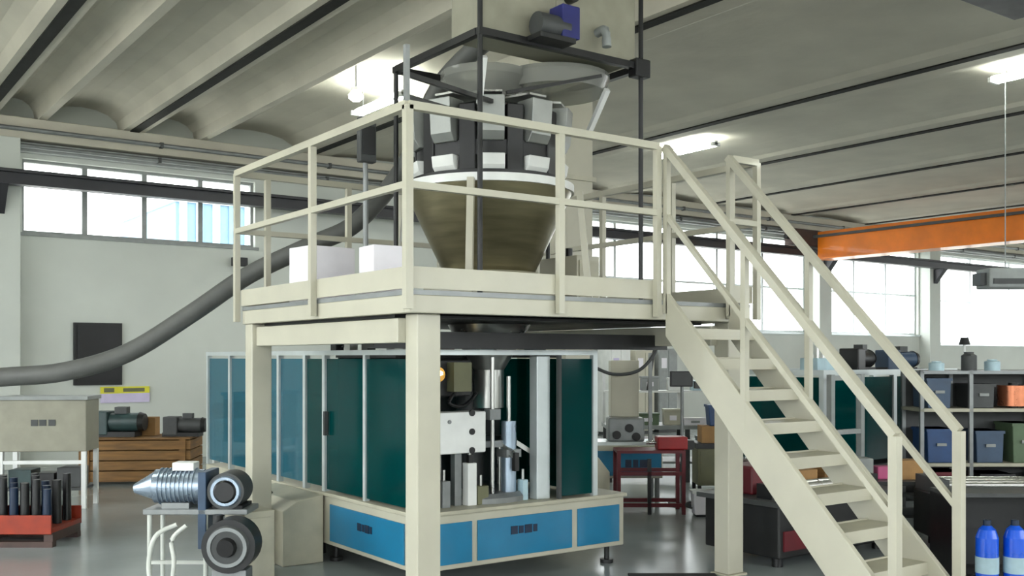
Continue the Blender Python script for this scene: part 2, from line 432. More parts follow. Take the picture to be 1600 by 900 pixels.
# ------------------------------------------------------------------ staircase
st = thing('metal_staircase', 'steep cream steel staircase with handrails leading up to the platform', 'staircase', (5.48, 4.2, 0))
SL = 1.07
YS = PY0-.075
def nose(y): return DZ-(YS-y)*SL
yend = YS-DZ/SL
for x in (SX0-.03, SX1-.01):
    mb = MB().prism([(YS, DZ+.06), (YS, DZ-.26), (yend+.26, 0), (yend-.06, 0), (yend-.06, .08)], 'X', x, x+.04)
    part('stringer', mb, 'cream', st, bevel=.005)
nt_ = 9
for i in range(nt_):
    z = DZ-(i+1)*DZ/(nt_+1); y = YS-(DZ-z)/SL
    tr = part('tread', B(SX0+.01, SX1-.01, y-.05, y+.17, z-.03, z), 'cream_dull', st)
    part('tread_lip', B(SX0+.01, SX1-.01, y-.062, y-.05, z-.075, z), 'cream', tr)
    part('tread_lip', B(SX0+.01, SX1-.01, y+.17, y+.182, z-.06, z+.01), 'cream', tr)
for x in (SX0-.01, SX1+.01):
    yb_ = yend+.14
    for y, w_ in ((YS-.72, .042), (yb_+.0, .056)):
        part('handrail_post', B(x-w_/2, x+w_/2, y-w_/2, y+w_/2, max(.0, nose(y)-.14), nose(y)+1.1), 'cream', st)
    part('handrail', MB().bar((x, YS+.02, RT), (x, yb_, nose(yb_)+1.1), .05), 'cream', st)
    part('mid_rail', MB().bar((x, YS+.02, RM), (x, yb_, nose(yb_)+1.1-(RT-RM)), .036), 'cream', st)
    part('handrail_post', B(x-.02, x+.02, YS-.015, YS+.025, DZ-.1, RT), 'cream', st)

# ------------------------------------------------------------------ multihead weigher on the platform
WX, WY = 4.55, 6.62
wg = thing('multihead_weigher', 'multihead weighing machine with steel hopper ring, black drives and discharge cone', 'weighing machine', (WX, WY, DZ))
part('base_ring', MB().lathe((WX, WY, 0), [(.30, DZ), (.52, DZ), (.52, 2.33), (.40, 2.36), (.30, 2.36)], 36), 'cream', wg)
for k in range(4):
    a = PI/4+k*PI/2
    part('support_leg', MB().bar((WX+.80*math.cos(a), WY+.80*math.sin(a), DZ), (WX+.72*math.cos(a), WY+.72*math.sin(a), 3.0), .05), 'cream', wg)
part('discharge_cone', MB().lathe((WX, WY, 0), [(.66, 3.0), (.63, 2.93), (.40, 2.44), (.36, 2.36), (.34, 2.36), (.38, 2.45), (.62, 2.94), (.66, 3.0)], 48), 'brushed', wg)
part('flange_ring', MB().lathe((WX, WY, 0), [(.60, 2.99), (.675, 2.99), (.675, 3.05), (.60, 3.05), (.60, 2.99)], 48), 'white_paint', wg)
part('drive_drum', MB().lathe((WX, WY, 0), [(.001, 3.06), (.42, 3.06), (.42, 3.62), (.30, 3.66), (.001, 3.66)], 40), 'black', wg)
part('drive_ring', MB().lathe((WX, WY, 0), [(.42, 3.2), (.575, 3.2), (.575, 3.31), (.42, 3.31)], 40), 'black', wg)
part('lower_ring', MB().lathe((WX, WY, 0), [(.42, 3.055), (.62, 3.055), (.62, 3.085), (.42, 3.085)], 40), 'black', wg)
base_a = math.atan2(-WY, -WX)+.03
for k in range(10):
    a = base_a+k*PI/5
    M = Matrix.Translation((WX, WY, 0)) @ Matrix.Rotation(a, 4, 'Z')
    def fr(mb0):
        mb0.v = [tuple(M @ Vector(v)) for v in mb0.v]; return mb0
    # feed hopper: tapered steel bucket
    part('feed_hopper', fr(MB().prism([(.47, 3.62), (.66, 3.62), (.64, 3.36), (.60, 3.3), (.50, 3.3), (.47, 3.36)], 'Y', -.095, .095)), 'hopper_steel', wg, bevel=.006)
    part('weigh_hopper', fr(MB().prism([(.47, 3.2), (.625, 3.2), (.61, 3.12), (.58, 3.085), (.50, 3.085), (.47, 3.12)], 'Y', -.1, .1)), 'white_paint', wg, bevel=.006)
    a2 = a+PI/10
    M = Matrix.Translation((WX, WY, 0)) @ Matrix.Rotation(a2, 4, 'Z')
    dv = part('drive_unit', fr(B(.42, .585, -.065, .065, 3.085, 3.58)), 'black', wg, bevel=.008)
    # radial feeder pan
    M = Matrix.Translation((WX, WY, 0)) @ Matrix.Rotation(a, 4, 'Z')
    part('feeder_pan', fr(MB().prism([(.2, 3.69), (.6, 3.655), (.6, 3.67), (.2, 3.705)], 'Y', -.08, .08)), 'steel', wg)
part('top_cone', MB().lathe((WX, WY, 0), [(.25, 3.7), (.16, 3.76), (.001, 3.82)], 32), 'steel', wg)
# infeed frame above the weigher
GX0, GX1, GY0, GY1, GZ = 3.91, 5.42, 5.80, 6.98, 3.98
ff = thing('infeed_frame', 'dark post frame over the weigher holding the cream feed hopper', 'frame', (4.67, 6.6, DZ))
for (x, y, m_, zt) in ((GX0, GY0, 'dark_steel', 5.0), (GX1, GY0, 'black', 5.0), (GX0, GY1, 'dark_steel', GZ), (GX1, GY1, 'dark_steel', GZ)):
    part('frame_post', MB().cyl((x, y, DZ), (x, y, zt), .019, n=12), m_, ff)
part('corner_bracket', B(GX1-.09, GX1+.06, GY0-.05, GY0+.05, GZ-.11, GZ+.03), 'black', ff, bevel=.01)
part('frame_bar', B(GX0-.02, GX1+.02, GY0-.025, GY0+.025, GZ-.05, GZ), 'black', ff)
part('frame_bar', B(GX0-.02, GX1+.02, GY1-.025, GY1+.025, GZ-.05, GZ), 'black', ff)
part('frame_bar', B(GX0-.025, GX0+.025, GY0+.025, GY1-.025, GZ-.05, GZ), 'black', ff)
part('frame_bar', B(GX1-.025, GX1+.025, GY0+.025, GY1-.025, GZ-.05, GZ), 'black', ff)
hp = part('feed_hopper_box', B(GX0+.03, GX1-.03, GY0+.03, GY0+.42, GZ+.001, 4.95), 'beige', ff, bevel=.01)
part('seam', B(4.6, 4.62, GY0+.022, GY0+.03, GZ+.1, 4.9), 'beige', hp)
part('hopper_tray', MB().lathe((5.0, 6.35, 0), [(.001, 3.80), (.40, 3.80), (.44, 3.90), (.44, 3.93), (.001, 3.93)], 32), 'clear_acrylic', ff)
part('infeed_funnel', MB().lathe((WX-.06, WY-.05, 0), [(.36, 3.92), (.36, 3.86), (.23, 3.74), (.23, 3.72), (.21, 3.72), (.34, 3.86), (.34, 3.92)], 32), 'clear_acrylic', ff)
for (p, q) in (((4.05, 5.95, 3.84), (4.14, 6.15, 3.56)), ((5.25, 6.0, 3.8), (5.3, 6.3, 3.5))):
    part('brace', MB().bar(p, q, .04), 'white_paint', ff)
part('tie_bar', MB().bar((4.35, 6.1, 3.66), (5.1, 5.9, 3.86), .025), 'dark_steel', ff)
mo = part('vibrator_motor', MB().cyl((4.32, 5.7, 4.06), (4.58, 5.7, 4.06), .085), 'dark_grey', ff)
part('terminal_box', B(4.5, 4.66, 5.62, 5.78, 3.985, 4.22), 'motor_blue', mo, bevel=.008)
part('motor_foot', B(4.3, 4.62, 5.62, 5.8, 3.95, 3.985), 'dark_steel', mo)
part('knob', MB().cyl((4.72, 5.76, 4.36), (4.72, 5.84, 4.36), .05), 'black', ff)
part('vent_pipe', MB().tube([(5.0, 5.83, 4.15), (5.0, 5.74, 4.15), (5.0, 5.72, 4.02)], .035, sub=4), 'grey_paint', ff)
# things on the deck
single('carton', B(-.2, .2, -.17, .17, 0, .46), 'paper', (3.5, 7.45, DZ), 'tall white carton on the platform deck behind the side railing', 'box', rz=.1, bevel=.006)
single('carton', B(-.15, .15, -.12, .12, 0, .36), 'paper', (3.42, 6.25, DZ), 'small white carton on the deck between railing corner and weigher cone', 'box', rz=-.05, bevel=.006)
t = thing('junction_cabinet', 'low cream junction cabinet on the deck beside the weigher', 'cabinet', (5.35, 6.6, DZ))
lpart('body', B(-.12, .12, -.25, .25, 0, .42), 'cream', t, bevel=.006)
lpart('door', B(-.1, .1, -.262, -.25, .04, .38), 'cream_dull', t)
lpart('cable_gland', MB().cyl((0, 0, .42), (0, 0, .5), .03), 'black', t)
t = thing('operator_panel', 'dark operator touch panel on a bent arm beside the weigher', 'control panel', (3.68, 7.05, DZ))
lpart('arm', MB().tube([(0, 0, 0), (0, 0, 1.0), (-.02, -.02, 1.14)], .02, sub=3), 'grey_metal', t)
pn = lpart('housing', B(-.07, .07, -.05, .02, 1.1, 1.45), 'dark_grey', t, bevel=.01)
lpart('screen', B(-.055, .055, -.056, -.05, 1.16, 1.38), 'black', pn)

# ------------------------------------------------------------------ packaging machine under the platform
MX0, MX1, MY0, MY1 = 3.66, 5.64, 6.24, 7.83
BZ0, BZ1 = .15, .55
pm = thing('packaging_machine', 'packaging machine with teal guard panels on a cream base with blue panels under the platform', 'machine', (4.6, 7.5, 0))
base = part('base_frame', B(MX0, MX1, MY0, MY1, BZ0, BZ1), 'cream', pm, bevel=.01)
for (x, y) in ((MX0+.1, MY0+.1), (MX1-.1, MY0+.1), (MX0+.1, MY1-.1), (MX1-.1, MY1-.1)):
    part('foot', MB().cyl((x, y, 0), (x, y, .03), .055).cyl((x, y, .03), (x, y, BZ0), .022), 'dark_steel', pm)
def mark_x(par, x, y, z, s_=1.0):   # unreadable dark maker's lettering on a front panel
    for i, (dx, wd, hh) in enumerate(((0, .05, .05), (.06, .035, .045), (.105, .055, .052), (.17, .03, .045))):
        part('letter', B(x+dx*s_, x+(dx+wd)*s_, y-.004, y, z-hh*s_/2, z+hh*s_/2), 'navy', par)
def mark_y(par, x, y, z, s_=1.0):
    for i, (dx, wd, hh) in enumerate(((0, .05, .05), (.06, .035, .045), (.105, .055, .052), (.17, .03, .045))):
        part('letter', B(x-.004, x, y-(dx+wd)*s_, y-dx*s_, z-hh*s_/2, z+hh*s_/2), 'navy', par)
pz0, pz1 = BZ0+.04, BZ1-.06
for (a, b) in ((3.70, 4.13), (4.18, 5.08), (5.14, 5.58)):
    q = part('blue_panel', B(a, b, MY0-.014, MY0, pz0, pz1), 'blue_panel', pm, bevel=.003)
    if a == 4.18: mark_x(q, 4.48, MY0-.014, .385, 1.25)
for (a, b) in ((6.40, 7.62),):
    q = part('blue_panel', B(MX0-.014, MX0, a, b, pz0, pz1), 'blue_panel', pm, bevel=.003)
    mark_y(q, MX0-.014, 7.12, .375, 1.2)
part('table_edge', B(MX0-.02, MX1+.02, MY0-.02, MY1, BZ1, BZ1+.03), 'cream_dull', pm, bevel=.006)
# guard frame and panels
GT = 1.715
def gpost(x, y, w_=.045, z0=BZ1+.03, m='alu'): return part('guard_post', B(x-w_/2, x+w_/2, y-w_/2, y+w_/2, z0, GT), m, pm)
def gpanel_y(x, a, b, m='teal_acrylic', z0=BZ1+.05):
    return part('guard_panel', B(x-.006, x+.006, a, b, z0, GT-.03), m, pm)
gx = MX0+.03; gy = MY0+.03
gpost(gx, gy); gpost(gx, 7.06, .04); gpost(gx, 7.78, .05)
gpanel_y(gx, gy+.03, 7.04); gpanel_y(gx, 7.085, 7.75)
hd = part('door_handle', B(gx-.05, gx-.02, 7.70, 7.73, 1.05, 1.25), 'dark_grey', pm)
# rear wing of the machine
wb = part('rear_base', B(MX0+.05, MX1-.3, 7.86, 10.8, BZ0, BZ1), 'cream_dull', pm, bevel=.01)
for (x, y) in ((3.8, 8.1), (5.2, 8.1), (3.8, 10.6), (5.2, 10.6)): part('foot', MB().cyl((x, y, 0), (x, y, BZ0), .04), 'dark_steel', pm)
for y in (8.28, 8.86, 9.45, 10.12, 10.78): gpost(gx+.05, y, .05, BZ1)
for (a, b, m) in ((7.83, 8.25, 'teal_acrylic'), (8.31, 8.83, 'blue_acrylic'), (8.89, 9.42, 'blue_acrylic'), (9.48, 10.09, 'blue_acrylic'), (10.15, 10.75, 'blue_acrylic')):
    gpanel_y(gx+.05, a, b, m)
part('guard_rail', B(gx-.025, gx+.025, gy-.025, 7.81, GT, GT+.04), 'alu', pm)
part('guard_rail', B(gx+.025, gx+.075, 7.81, 10.81, GT, GT+.04), 'alu', pm)
part('guard_rail', B(gx+.025, 5.36, gy-.025, gy+.025, GT, GT+.04), 'alu', pm)
gpost(5.34, gy, .045)
part('guard_panel', B(5.0, 5.315, gy-.006, gy+.006, BZ1+.05, GT-.03), 'teal_acrylic', pm)
gpost(4.98, gy, .03, m='dark_grey')
part('guard_panel', B(5.334, 5.346, gy+.03, 7.7, BZ1+.05, GT-.03), 'teal_acrylic', pm)
part('guard_rail', B(5.315, 5.365, gy+.025, 7.75, GT, GT+.04), 'alu', pm)
gpost(5.34, 7.74)
part('rear_light_block', B(gx+.1, 5.3, 7.74, 7.76, BZ1+.03, GT), 'dark_grey', pm)  # dark backplate added to keep window light out of the enclosure
part('inner_shade_block', B(4.0, 5.0, 7.1, 7.7, BZ1+.03, 1.7), 'dark_grey', pm, bevel=.01)  # dark box added so the enclosure interior stays dark
part('roof_light_block', B(gx+.06, 5.3, 6.7, 7.72, GT-.02, GT), 'dark_steel', pm)  # dark plate added to shut out light from above
# rotary filler inside
TX, TY = 4.5, 6.82
part('turntable', MB().lathe((TX, TY, 0), [(.001, BZ1+.03), (.5, BZ1+.03), (.5, BZ1+.07), (.46, BZ1+.1), (.001, BZ1+.1)], 40), 'grey_metal', pm)
part('centre_column', MB().cyl((TX, TY, BZ1+.1), (TX, TY, 1.5), .11), 'dark_grey', pm)
part('gripper_ring', MB().lathe((TX, TY, 0), [(.3, 1.0), (.38, 1.0), (.38, 1.05), (.3, 1.05)], 32), 'grey_metal', pm)
for k in range(8):
    a = k*PI/4+.2
    c, s = math.cos(a), math.sin(a)
    g = part('gripper_arm', MB().bar((TX+.36*c, TY+.36*s, 1.02), (TX+.5*c, TY+.5*s, .93), .035), 'steel', pm)
    part('gripper_jaw', MB().bar((TX+.5*c, TY+.5*s, .96), (TX+.5*c, TY+.5*s, .82), .04), 'dark_steel', g)
    part('guide_rod', MB().cyl((TX+.33*c, TY+.33*s, BZ1+.1), (TX+.33*c, TY+.33*s, 1.0), .012, n=8), 'steel', g)
cb = part('valve_box', B(3.84, 4.33, 6.34, 6.52, .98, 1.29), 'white_paint', pm, bevel=.01)
part('box_bracket', B(4.1, 4.16, 6.42, 6.48, BZ1+.03, .98), 'grey_metal', cb)
for z in (1.0, 1.14, 1.28): part('connector', MB().cyl((4.2, 6.33, z), (4.2, 6.345, z), .025, n=10), 'black', cb)
for x in (3.9, 4.0): part('button', MB().cyl((x, 6.33, 1.22), (x, 6.345, 1.22), .015, n=8), 'grey_metal', cb)
for (x, z1, wd, m_) in ((3.86, .86, .09, 'dark_steel'), (3.99, .78, .07, 'grey_metal'), (4.22, .9, .08, 'white_paint'), (4.32, .72, .1, 'olive'), (4.72, .74, .05, 'pale_blue')):
    q = part('sealing_block', B(x-wd/2, x+wd/2, 6.36, 6.44, BZ1+.03, z1), m_, pm, bevel=.005)
    part('block_rod', MB().cyl((x, 6.4, z1), (x, 6.4, z1+.08), .012, n=8), 'steel', q)
part('guide_rod', MB().cyl((4.43, 6.4, BZ1+.03), (4.43, 6.4, 1.7), .016, n=10), 'steel', pm)
part('guide_block', B(4.38, 4.48, 6.36, 6.44, 1.22, 1.3), 'grey_metal', pm)
part('air_cylinder', MB().cyl((4.62, 6.45, BZ1+.03), (4.62, 6.45, 1.2), .06), 'silver_blue', pm)
part('cylinder_rod', MB().cyl((4.62, 6.45, 1.2), (4.62, 6.45, 1.55), .018, n=8), 'steel', pm)
part('cylinder_clamp', B(4.55, 4.69, 6.38, 6.52, .92, .98), 'grey_metal', pm)
part('corner_pillar', B(4.80, 4.93, 6.32, 6.42, BZ1+.03, 1.71), 'alu', pm, bevel=.006)
dv = part('drive_head', B(3.84, 4.3, 6.5, 6.75, 1.4, 1.68), 'dark_steel', pm, bevel=.01)
part('brass_fitting', MB().cyl((3.96, 6.42, 1.57), (3.96, 6.52, 1.57), .055), 'brass', dv)
part('indicator_lamp', MB().lathe((3.96, 6.4, 1.58), [(.001, -.02), (.02, -.01), (.02, .01), (.001, .02)], 10), 'indicator', dv)
part('sensor_box', B(4.08, 4.24, 6.4, 6.5, 1.44, 1.66), 'olive', dv)
part('wire_bundle', MB().tube([(4.15, 6.45, 1.46), (4.05, 6.42, 1.36), (4.2, 6.45, 1.33), (4.35, 6.5, 1.42)], .014, n=6), 'black', dv)
# product chute between deck and machine, and valves on the roof
part('product_chute', MB().lathe((WX, WY, 0), [(.33, 1.955), (.30, 1.9), (.12, 1.6), (.12, 1.3), (.10, 1.3), (.10, 1.6), (.31, 1.955)], 28), 'steel', pm)
for i, (y, m_) in enumerate(((6.5, 'steel'), (6.75, 'white_paint'), (7.05, 'black'), (7.35, 'steel'), (7.6, 'dark_steel'))):
    part('valve', B(gx-.02, gx+.05, y-.05, y+.05, GT+.04, GT+.04+.05), m_, pm)
part('air_hose', MB().tube([(gx, 6.5, GT+.06), (gx+.1, 6.8, GT+.1), (gx+.05, 7.1, GT+.06), (gx+.12, 7.4, GT+.1), (gx, 7.6, GT+.06)], .012, n=6), 'black', pm)
for (x, m_) in ((3.9, 'maroon'), (4.25, 'pale_blue'), (4.4, 'steel'), (4.75, 'machine_green')):
    part('valve', B(x, x+.12, 6.3, 6.42, GT-.0, GT+.1), m_, pm)
# low cabinet on the machine's side
t = thing('side_cabinet', 'low dull cream cabinet with sloping lid against the machine base', 'cabinet', (3.42, 8.2, 0))
part('body', MB().prism([(3.28, 0), (3.64, 0), (3.64, .56), (3.4, .52), (3.28, .45)], 'Y', 7.72, 8.72), 'cream_dull', t, bevel=.008)
part('lid_strap', MB().bar((3.275, 8.2, .3), (3.42, 8.3, .54), .025), 'dark_grey', t)
part('latch', B(3.265, 3.28, 8.45, 8.51, .25, .33), 'dark_grey', t)

# ------------------------------------------------------------------ bucket elevator behind the weigher
t = thing('bucket_elevator', 'tall cream bucket elevator casing rising behind the platform', 'elevator', (6.95, 8.6, 0))
part('casing', B(6.76, 7.14, 8.4, 8.8, .12, 4.9), 'cream', t, bevel=.008)
part('boot', MB().prism([(6.6, 0), (7.3, 0), (7.3, .45), (7.14, .62), (6.76, .62), (6.6, .45)], 'Y', 8.3, 8.9), 'cream_dull', t, bevel=.008)
part('head', B(6.6, 7.2, 8.36, 8.84, 4.72, 5.2), 'cream_dull', t, bevel=.01)
part('discharge_chute', MB().bar((6.7, 8.5, 4.85), (5.25, 6.25, 4.4), .3, .26), 'cream_dull', t)
for z in (1.2, 2.4, 3.6): part('casing_joint', B(6.73, 7.17, 8.37, 8.83, z, z+.05), 'cream_dull', t)
part('head_motor', MB().cyl((6.9, 8.1, 4.95), (6.9, 8.36, 4.95), .1), 'dark_grey', t)

# suction hose
single('suction_hose', MB().tube([(.4, 10.9, .08), (.35, 10.85, .9), (.75, 10.5, 1.44), (1.57, 9.97, 1.52), (2.03, 9.63, 1.57), (2.52, 9.4, 1.74), (3.02, 9.16, 2.1), (3.48, 8.95, 2.46), (3.96, 8.61, 2.74), (4.3, 8.4, 2.95), (4.7, 8.2, 3.5), (4.75, 7.7, 4.1), (4.75, 6.9, 4.35), (4.75, 6.24, 4.4)], .085, n=14), 'hose_grey', (0, 0, 0),
       'thick dark grey suction hose sweeping from the floor up to the feed hopper', 'hose')

# ------------------------------------------------------------------ vacuum pump group left of the machine
t = thing('vacuum_pump', 'silver motor pump with cone nozzle on a pale tubular stand', 'pump', (2.55, 7.45, 0), R_)
for (x, y) in ((-.36, -.14), (.05, -.14), (-.36, .14), (.05, .14)):
    lpart('stand_leg', MB().cyl((x, y, 0), (x, y, .56), .018, n=10), 'hose_white', t)
lpart('stand_top', B(-.4, .36, -.17, .17, .55, .59), 'grey_metal', t, bevel=.006)
lpart('stand_brace', MB().bar((-.36, -.14, .2), (.05, -.14, .2), .025), 'hose_white', t)
mt_ = lpart('motor_body', MB().cyl((-.36, 0, .74), (.0, 0, .74), .125, n=24), 'silver_blue', t)
for k in range(9): lpart('cooling_fin', MB().cyl((-.32+k*.032, 0, .74), (-.312+k*.032, 0, .74), .137, n=24), 'silver_blue', mt_)
lpart('nozzle_cone', MB().cyl((-.36, 0, .74), (-.52, 0, .72), .11, .035, n=20), 'silver_blue', mt_)
lpart('terminal_box', B(-.22, -.06, -.07, .07, .86, .92), 'white_paint', mt_, bevel=.006)
lpart('motor_foot', B(-.28, -.08, -.12, .12, .59, .63), 'grey_metal', mt_)
lpart('mounting_plate', B(.0, .06, -.17, .17, .3, .86), 'slate_blue', t, bevel=.006)
fb = lpart('fan_housing', MB().cyl((.2, .1, .72), (.2, -.16, .72), .135, n=28), 'dark_grey', t)
lpart('fan_ring', MB().cyl((.2, -.16, .72), (.2, -.18, .72), .115, .105, n=28), 'silver_blue', fb)
lpart('fan_grille', MB().cyl((.2, -.18, .72), (.2, -.195, .72), .085, .07, n=24), 'black', fb)
lpart('coupling', MB().cyl((.06, 0, .74), (.12, 0, .74), .06), 'black', t)
lpart('rubber_mount', B(.1, .32, -.15, .12, .59, .615), 'black_rubber', t)
t = thing('side_channel_blower', 'black round blower with chrome ring on the floor below the pump', 'blower', (2.58, 6.98, 0), R_)
lpart('pedestal', B(-.12, .12, -.06, .12, 0, .2), 'grey_metal', t, bevel=.005)
bl = lpart('casing', MB().cyl((0, .12, .37), (0, -.08, .37), .19, n=32), 'black', t)
lpart('cover', MB().cyl((0, -.08, .37), (0, -.11, .37), .15, .12, n=32), 'dark_grey', bl)
ring = lpart('chrome_ring', MB().lathe((0, 0, 0), [(.115, 0), (.14, 0), (.14, .02), (.115, .02), (.115, 0)], 32), 'grey_metal', bl)
ring.rotation_euler = (PI/2, 0, 0); ring.location = (.0, -.1, .37)
lpart('hub', MB().cyl((0, -.11, .37), (0, -.16, .37), .07, .06), 'black_rubber', bl)
lpart('outlet', MB().cyl((-.1, .02, .48), (-.1, .02, .58), .035), 'black', bl)
t = thing('pump_cabinet', 'pale cream steel cabinet behind the blower beside the platform column', 'cabinet', (3.02, 7.55, 0), 0)
lpart('body', B(-.2, .04, -.2, .22, 0, .53), 'cream_dull', t, bevel=.008)
lpart('door', B(-.16, .0, -.212, -.2, .05, .48), 'cream_dull', t)
single('white_hose', MB().tube([(-.02, -.16, .5), (-.16, -.2, .42), (-.2, -.22, .2), (-.14, -.24, .03), (-.04, -.24, .08), (-.02, -.22, .25), (-.04, -.2, .4), (.06, -.19, .5)], .017, n=8), 'hose_white', (2.4, 7.4, .0),
       'pale flexible hose looped under the pump stand', 'hose', rz=R_)

# ------------------------------------------------------------------ left background
t = thing('control_cabinet', 'beige control cabinet with a grey maker plate on a tubular stand', 'cabinet', (2.47, 12.45, 0), R_+.08)
cbx = lpart('body', B(-.48, .48, -.22, .22, .64, 1.22), 'beige', t, bevel=.01)
lpart('lid', B(-.5, .5, -.24, .24, 1.22, 1.26), 'grey_paint', cbx)
for i, x in enumerate((-.12, -.03, .07)):
    lpart('letter', B(x, x+.075, -.226, -.22, .93+.0, 1.0), 'dark_grey', cbx)
for x in (-.45, .45):
    for y in (-.2, .2): lpart('stand_leg', B(x-.025, x+.025, y-.025, y+.025, 0, .64), 'white_paint', t)
lpart('stand_rail', B(-.43, .43, -.22, -.18, .5, .54), 'white_paint', t)
lpart('lower_shelf', B(-.43, .43, -.2, .2, .2, .23), 'dark_grey', t)
for i, (x, wd, hh, m_) in enumerate(((-.4, .25, .2, 'machine_green'), (-.1, .2, .16, 'dark_steel'), (.13, .26, .22, 'dark_grey'))):
    single('parts_box', B(0, wd, -.14, .14, 0, hh), m_, (2.47+math.cos(R_+.08)*x, 12.45+math.sin(R_+.08)*x, .23), ('green', 'small black', 'grey')[i]+' parts box on the shelf under the control cabinet', 'box', rz=R_+.08, bevel=.006)
t = thing('orange_trolley', 'orange floor trolley holding a row of dark upright rollers', 'trolley', (1.72, 10.25, 0), R_)
lpart('deck', B(-.75, .5, -.3, .3, .13, .17), 'trolley_orange', t)
lpart('front_board', B(-.75, .5, -.32, -.3, .12, .29), 'trolley_orange', t, bevel=.005)
lpart('rear_board', B(-.75, .5, .3, .32, .12, .29), 'trolley_orange', t, bevel=.005)
lpart('skid', B(-.75, .5, -.3, -.22, .0, .05), 'crane_brown', t); lpart('skid', B(-.75, .5, .22, .3, .0, .05), 'crane_brown', t)
for x in (-.74, -.14, .42): lpart('block', B(x, x+.08, -.29, .29, .05, .13), 'crane_brown', t)
for i in range(12):
    for j in (-.2, .0, .2):
        hh = .56+.05*math.sin(i*2.3+j*9)
        r_ = lpart('roller', MB().cyl((-.69+i*.1, j, .17), (-.69+i*.1, j, hh), .04, .036, n=12), ('black', 'navy', 'dark_steel')[(i+int(j*5)) % 3], t)
t = thing('wooden_crate', 'open brown wooden crate of planks against the back wall', 'crate', (4.0, 14.2, 0), R_+.1)
for k in range(4): lpart('plank', B(-.72, .72, -.4, -.38, .06+k*.135, .18+k*.135), 'wood', t)
for k in range(4): lpart('plank', B(-.72, .72, .38, .4, .06+k*.135, .18+k*.135), 'wood', t)
for s_ in (-1, 1):
    for k in range(4): lpart('plank', B(s_*.71-.012, s_*.71+.012, -.38, .38, .06+k*.135, .18+k*.135), 'wood', t)
    lpart('corner_batten', B(s_*.62-.04, s_*.62+.04, -.42, -.4, 0, .6), 'wood', t)
lpart('floor_board', B(-.72, .72, -.38, .38, .04, .06), 'wood', t)
lpart('lid_board', B(-.72, .72, -.4, .4, .6, .62), 'wood', t)
def gearmotor(name, label, loc, rz, m_, sc=1.0, group=None, L_=.34):
    t = thing(name, label, 'motor', loc, rz, group)
    lpart('gearbox', B(-.16*sc, .06*sc, -.13*sc, .13*sc, .02*sc, .3*sc), m_, t, bevel=.015*sc)
    lpart('motor_body', MB().cyl((.06*sc, 0, .17*sc), ((.06+L_)*sc, 0, .17*sc), .11*sc, n=18), m_, t)
    lpart('fan_cover', MB().cyl(((.06+L_)*sc, 0, .17*sc), ((.12+L_)*sc, 0, .17*sc), .12*sc, .1*sc, n=18), 'dark_steel', t)
    lpart('terminal_box', B(.12*sc, .26*sc, -.06*sc, .06*sc, .27*sc, .35*sc), 'dark_grey', t)
    lpart('foot', B(-.17*sc, (.04+L_)*sc, -.12*sc, .12*sc, 0, .06*sc), 'dark_steel', t)
    return t
zc = .62
gearmotor('gear_motor', 'dark green gear motor lying on the lid of the wooden crate', (3.58, 14.42, zc), R_, 'machine_green', 1.15)
gearmotor('gear_motor', 'grey gear motor on the crate lid beside a cardboard box', (4.36, 13.9, zc), R_, 'dark_grey', .9)
single('cardboard_box', B(-.15, .15, -.1, .1, 0, .25), 'cardboard', (4.1, 14.36, zc), 'brown cardboard box standing on the wooden crate', 'box', rz=R_, bevel=.004)
t = thing('parts_trolley', 'white metal parts trolley with two shelves next to the wooden crate', 'trolley', (4.95, 13.1, 0), R_)
for z in (.22, .62, .86): lpart('shelf', B(-.3, .3, -.2, .2, z, z+.03), 'white_paint', t)
for x in (-.29, .29):
    for y in (-.19, .19):
        lpart('leg', B(x-.015, x+.015, y-.015, y+.015, .06, .9), 'white_paint', t)
        lpart('caster', MB().cyl((x, y-.015, .04), (x, y+.015, .04), .04, n=12), 'black_rubber', t)
gearmotor('gear_motor', 'small brown grey motor on the top shelf of the white trolley', (4.9, 13.1, .89), R_+2.8, 'crane_brown', .7)
single('steel_casting', MB().lathe((0, 0, 0), [(.001, 0), (.1, 0), (.1, .05), (.06, .08), (.06, .16), (.001, .16)], 16), 'steel', (4.75, 13.12, .65), 'bright steel flanged casting on the middle trolley shelf', 'casting')
single('tool_case', B(-.15, .15, -.1, .1, 0, .2), 'dark_grey', (5.0, 13.07, .25), 'dark grey tool case on the lowest trolley shelf', 'case', rz=R_, bevel=.01)
# wall items
t = thing('vent_opening', 'black square ventilation panel on the white back wall', 'vent', (4.13, 17.08, 1.27))
part('frame', B(3.74, 4.48, 17.05, 17.1, 1.25, 2.25), 'dark_steel', t)
part('panel', B(3.79, 4.43, 17.035, 17.05, 1.3, 2.2), 'black', t)
t = thing('wall_sign', 'yellow strip sign with lilac lower band on the back wall', 'sign', (4.5, 17.08, 1.05))
part('yellow_band', B(4.15, 4.92, 17.07, 17.1, 1.11, 1.22), 'yellow', t)
part('lilac_band', B(4.15, 4.92, 17.07, 17.1, .96, 1.11), 'lilac', t)
part('print_mark', B(4.2, 4.36, 17.066, 17.07, 1.13, 1.2), 'olive', t)
part('print_mark', B(4.5, 4.84, 17.066, 17.07, 1.135, 1.195), 'olive', t)
t = thing('wall_floodlight', 'small dark floodlight on the wall under the window', 'lamp', (6.4, 17.0, 3.3))
part('bracket', B(6.36, 6.44, 16.98, 17.1, 3.32, 3.36), 'dark_steel', t)
part('housing', B(6.27, 6.53, 16.86, 16.98, 3.27, 3.42), 'black', t, bevel=.01)

